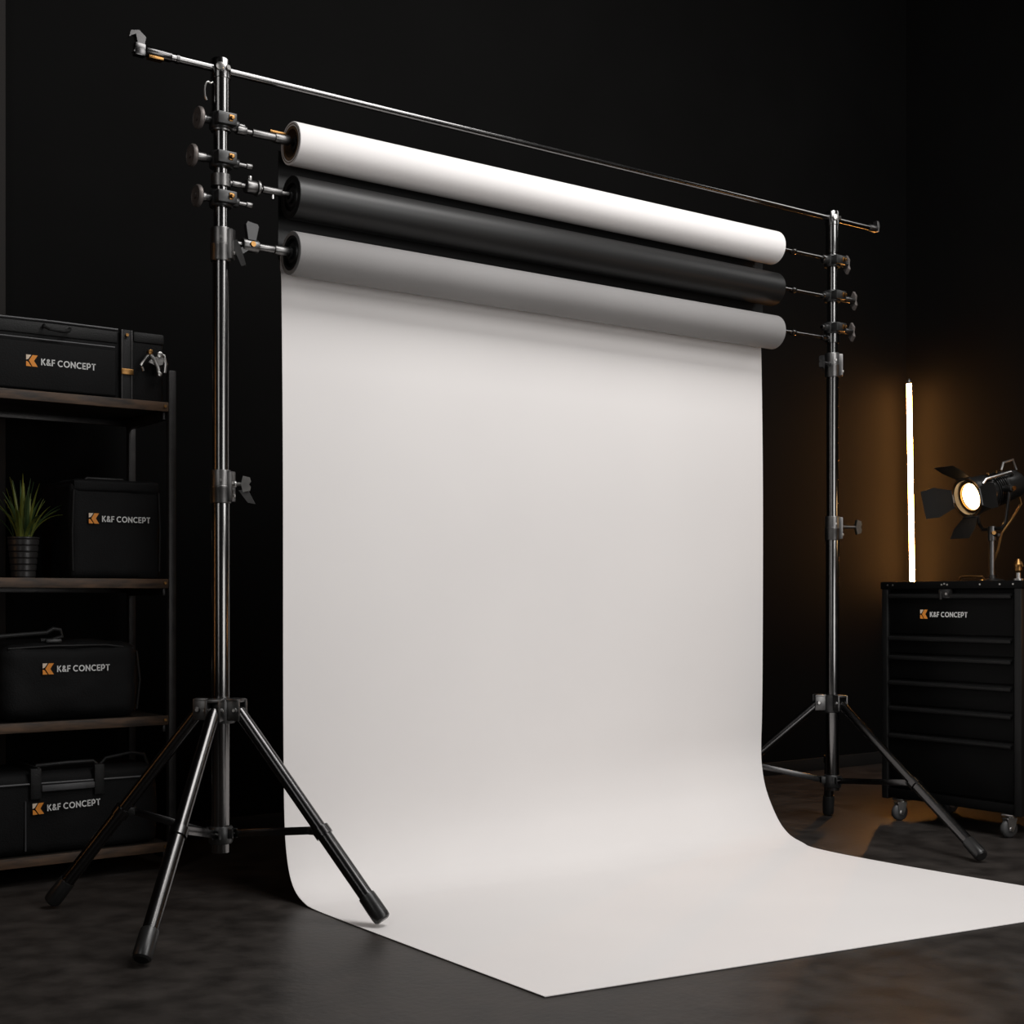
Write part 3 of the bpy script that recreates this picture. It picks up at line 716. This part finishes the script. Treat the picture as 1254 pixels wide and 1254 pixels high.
# yoke and stand pole
yc = lc-A*.13
yb = V((base.x, base.y, 1.36))
m = MB()
for sg in (-1, 1):
    m.tube([yc+Sd*(sg*.070), yc+Sd*(sg*.098), yc+Sd*(sg*.098)-Z*.03, yb+Sd*(sg*.085)+Z*.030, yb+Sd*(sg*.06), yb], .0075, 10)
    m.cyl(yc+Sd*(sg*.068), yc+Sd*(sg*.125), .017, seg=18, bev=.003)
m.build('yoke', 'lampblack', sl)
m = MB(); m.cyl((base.x, base.y, TZ+.008), yb, .0115, seg=18); m.cyl(yb-Z*.055, yb+Z*.012, .019, seg=20, bev=.003); m.cyl(yb-Z*.03, yb-Z*.03+V((-.02, -.05, 0)), .007, seg=12)
m.build('stand_pole', 'gun', sl)
m = MB(); m.lathe((base.x, base.y, TZ), Z, [(0, 0), (0, .055), (.005, .055), (.010, .045), (.014, .018), (.03, .016), (.03, 0)], 28); m.build('stand_base', 'lampblack', sl)
m = MB(); m.cyl(yb-Z*.02-Y*.03+X*-.03, yb-Z*.02-Y*.01+X*-.01, .009, seg=12); m.cyl(yc-Sd*.124, yc-Sd*.132, .010, seg=14); m.cyl(yc+Sd*.124, yc+Sd*.132, .010, seg=14)
m.cyl(lc-A*.10+Up*.075+Sd*-.02, lc-A*.10+Up*.085+Sd*-.02, .006, seg=10); m.cyl(lc-A*.14+Up*.075+Sd*-.03, lc-A*.14+Up*.086+Sd*-.03, .006, seg=10); m.build('adjustment_knob', 'brass', sl)
m = MB(); q = lc-A*.27
m.tube([q-Up*.02, q-A*.02-Up*.06-Z*.04, q-Z*.16+Sd*.02, V((base.x+.03, base.y-.03, 1.34)), V((base.x+.015, base.y-.02, 1.26)), V((base.x+.02, base.y+.01, 1.20)), V((base.x+.06, base.y+.02, TZ+.006)), V((base.x+.13, base.y+.1, TZ+.006))], .0055, 10)
m.build('power_cable', 'brass', sl)
# small things on the cabinet top
hb = thing('spare_handle', (3.50, -.36, TZ), 'thin bent brass rod lying on the tool cabinet beneath the spotlight', 'rod')
a0 = onX(1183, 712, 3.52); a1 = onX(1207, 706, 3.52)
m = MB(); m.tube([V((3.50, -.362, TZ+.005)), V((3.50, -.366, TZ+.016)), V((3.50, -.375, TZ+.022)), V((3.50, -.42, TZ+.024)), V((3.52, -.47, TZ+.022)), V((3.53, -.475, TZ+.005))], .005, 10); m.build('rod', 'brass', hb)
sg_ = thing('spigot_clamp', (3.40, -.735, TZ), 'small brass and steel spigot clamp at the near edge of the cabinet top', 'clamp')
g = V((3.40, -.735, TZ))
m = MB(); m.lathe(g, Z, [(0, 0), (0, .022), (.008, .022), (.010, .010), (.034, .010), (.034, 0)], 24); m.build('stud', 'silver', sg_)
m = MB(); m.lathe(g+Z*.034, Z, [(0, 0), (0, .013), (.01, .018), (.022, .016), (.036, .020), (.050, .012), (.060, .006), (.060, 0)], 24)
m.tube([g+Z*.06+Y*.02, g+Z*.082+Y*.012, g+Z*.088, g+Z*.080-Y*.014, g+Z*.06-Y*.022], .004, 8); m.build('clamp_jaw', 'brass', sg_)

# ------------------------------------------------------------------ warm tube light in the corner
t0 = onY(1117.3, 716, 1.215); t1 = onY(1113.2, 470, 1.215)
ax = (t1-t0).normalized(); t0 = t0-ax*.03
tl = thing('tube_light', t0, 'glowing warm orange tube light standing upright in the corner behind the cabinet', 'tube light')
m = MB(); m.cyl(t0, t1, .0155, seg=24); m.build('glowing_tube', 'tubelight', tl)
m = MB(); m.cyl(t1, t1+ax*.020, .017, seg=20, bev=.003); m.cyl(t1+ax*.02, t1+ax*.032, .006, seg=12); m.build('end_cap', 'gun', tl)
m = MB(); m.cyl(t0-ax*.05, t0, .018, seg=20, bev=.003); m.build('end_cap', 'gun', tl)
fb = V((t0.x, t0.y, 0))
m = MB(); m.cyl(fb+Z*.01, t0-ax*.05, .012, seg=16); m.build('support_pole', 'gun', tl)
m = MB(); m.lathe(fb, Z, [(0, 0), (0, .060), (.008, .060), (.016, .050), (.02, .02), (.05, .016), (.05, 0)], 32); m.build('weighted_base', 'lampblack', tl)

# ------------------------------------------------------------------ lights
def area(name, loc, target, size, power, col=(1, 1, 1), size_y=None, spread=180):
    l = bpy.data.lights.new(name, 'AREA'); l.energy = power; l.color = col
    l.shape = 'RECTANGLE'; l.size = size; l.size_y = size_y or size; l.spread = math.radians(spread)
    o = bpy.data.objects.new(name, l); COL.objects.link(o)
    o.location = loc; o.rotation_euler = (V(target)-V(loc)).to_track_quat('-Z', 'Y').to_euler()
    return o
area('overhead_softbox', (1.5, -2.0, 5.0), (1.55, -.5, 0), 2.6, 132, (1, .98, .965), 1.6)
area('key_softbox', (2.3, -4.3, 4.0), (1.6, -.2, 1.1), 1.8, 72, (1, .98, .965), 1.8)
area('front_softbox', (1.5, -5.2, 1.5), (1.5, 0, 1.4), 2.2, 57, (1, .98, .965), 2.4)
area('strip_softbox_left', (-3.25, -2.2, 2.6), (0, -.1, 1.8), 1.2, 30, (1, .98, .96), 4.2)
area('strip_softbox_right', (5.1, -1.7, 4.2), (2.0, 0, 2.7), .7, 14, (1, .98, .96), 1.6)
area('warm_lamp_right', (5.0, -2.6, 1.2), (2.6, -2.4, .0), .5, 3.5, (1, .45, .14))
area('warm_lamp_left', (-2.9, .7, 1.5), (0, 0, 1.5), .25, 2, (1, .45, .15), 1.6)

w = bpy.data.worlds.new('studio'); scene.world = w; w.use_nodes = True
w.node_tree.nodes['Background'].inputs['Color'].default_value = (.004, .004, .0042, 1)
w.node_tree.nodes['Background'].inputs['Strength'].default_value = 1

# ------------------------------------------------------------------ camera
cd = bpy.data.cameras.new('camera'); co = bpy.data.objects.new('camera', cd); COL.objects.link(co)
co.location = CAM
co.rotation_euler = (math.radians(90), 0, -math.atan2(SS, CC))
cd.sensor_width = 36; cd.sensor_fit = 'HORIZONTAL'; cd.lens = 36*FPX/1254
cd.shift_y = (HORY-627)/1254
cd.clip_start = .05; cd.clip_end = 60
scene.camera = co

for o in scene.objects:
    if '_o' in o: del o['_o']
vs = scene.view_settings
scene.display_settings.display_device = 'sRGB'
vs.view_transform = 'Standard'; vs.look = 'None'; vs.exposure = 0.; vs.gamma = 1; vs.use_curve_mapping = False
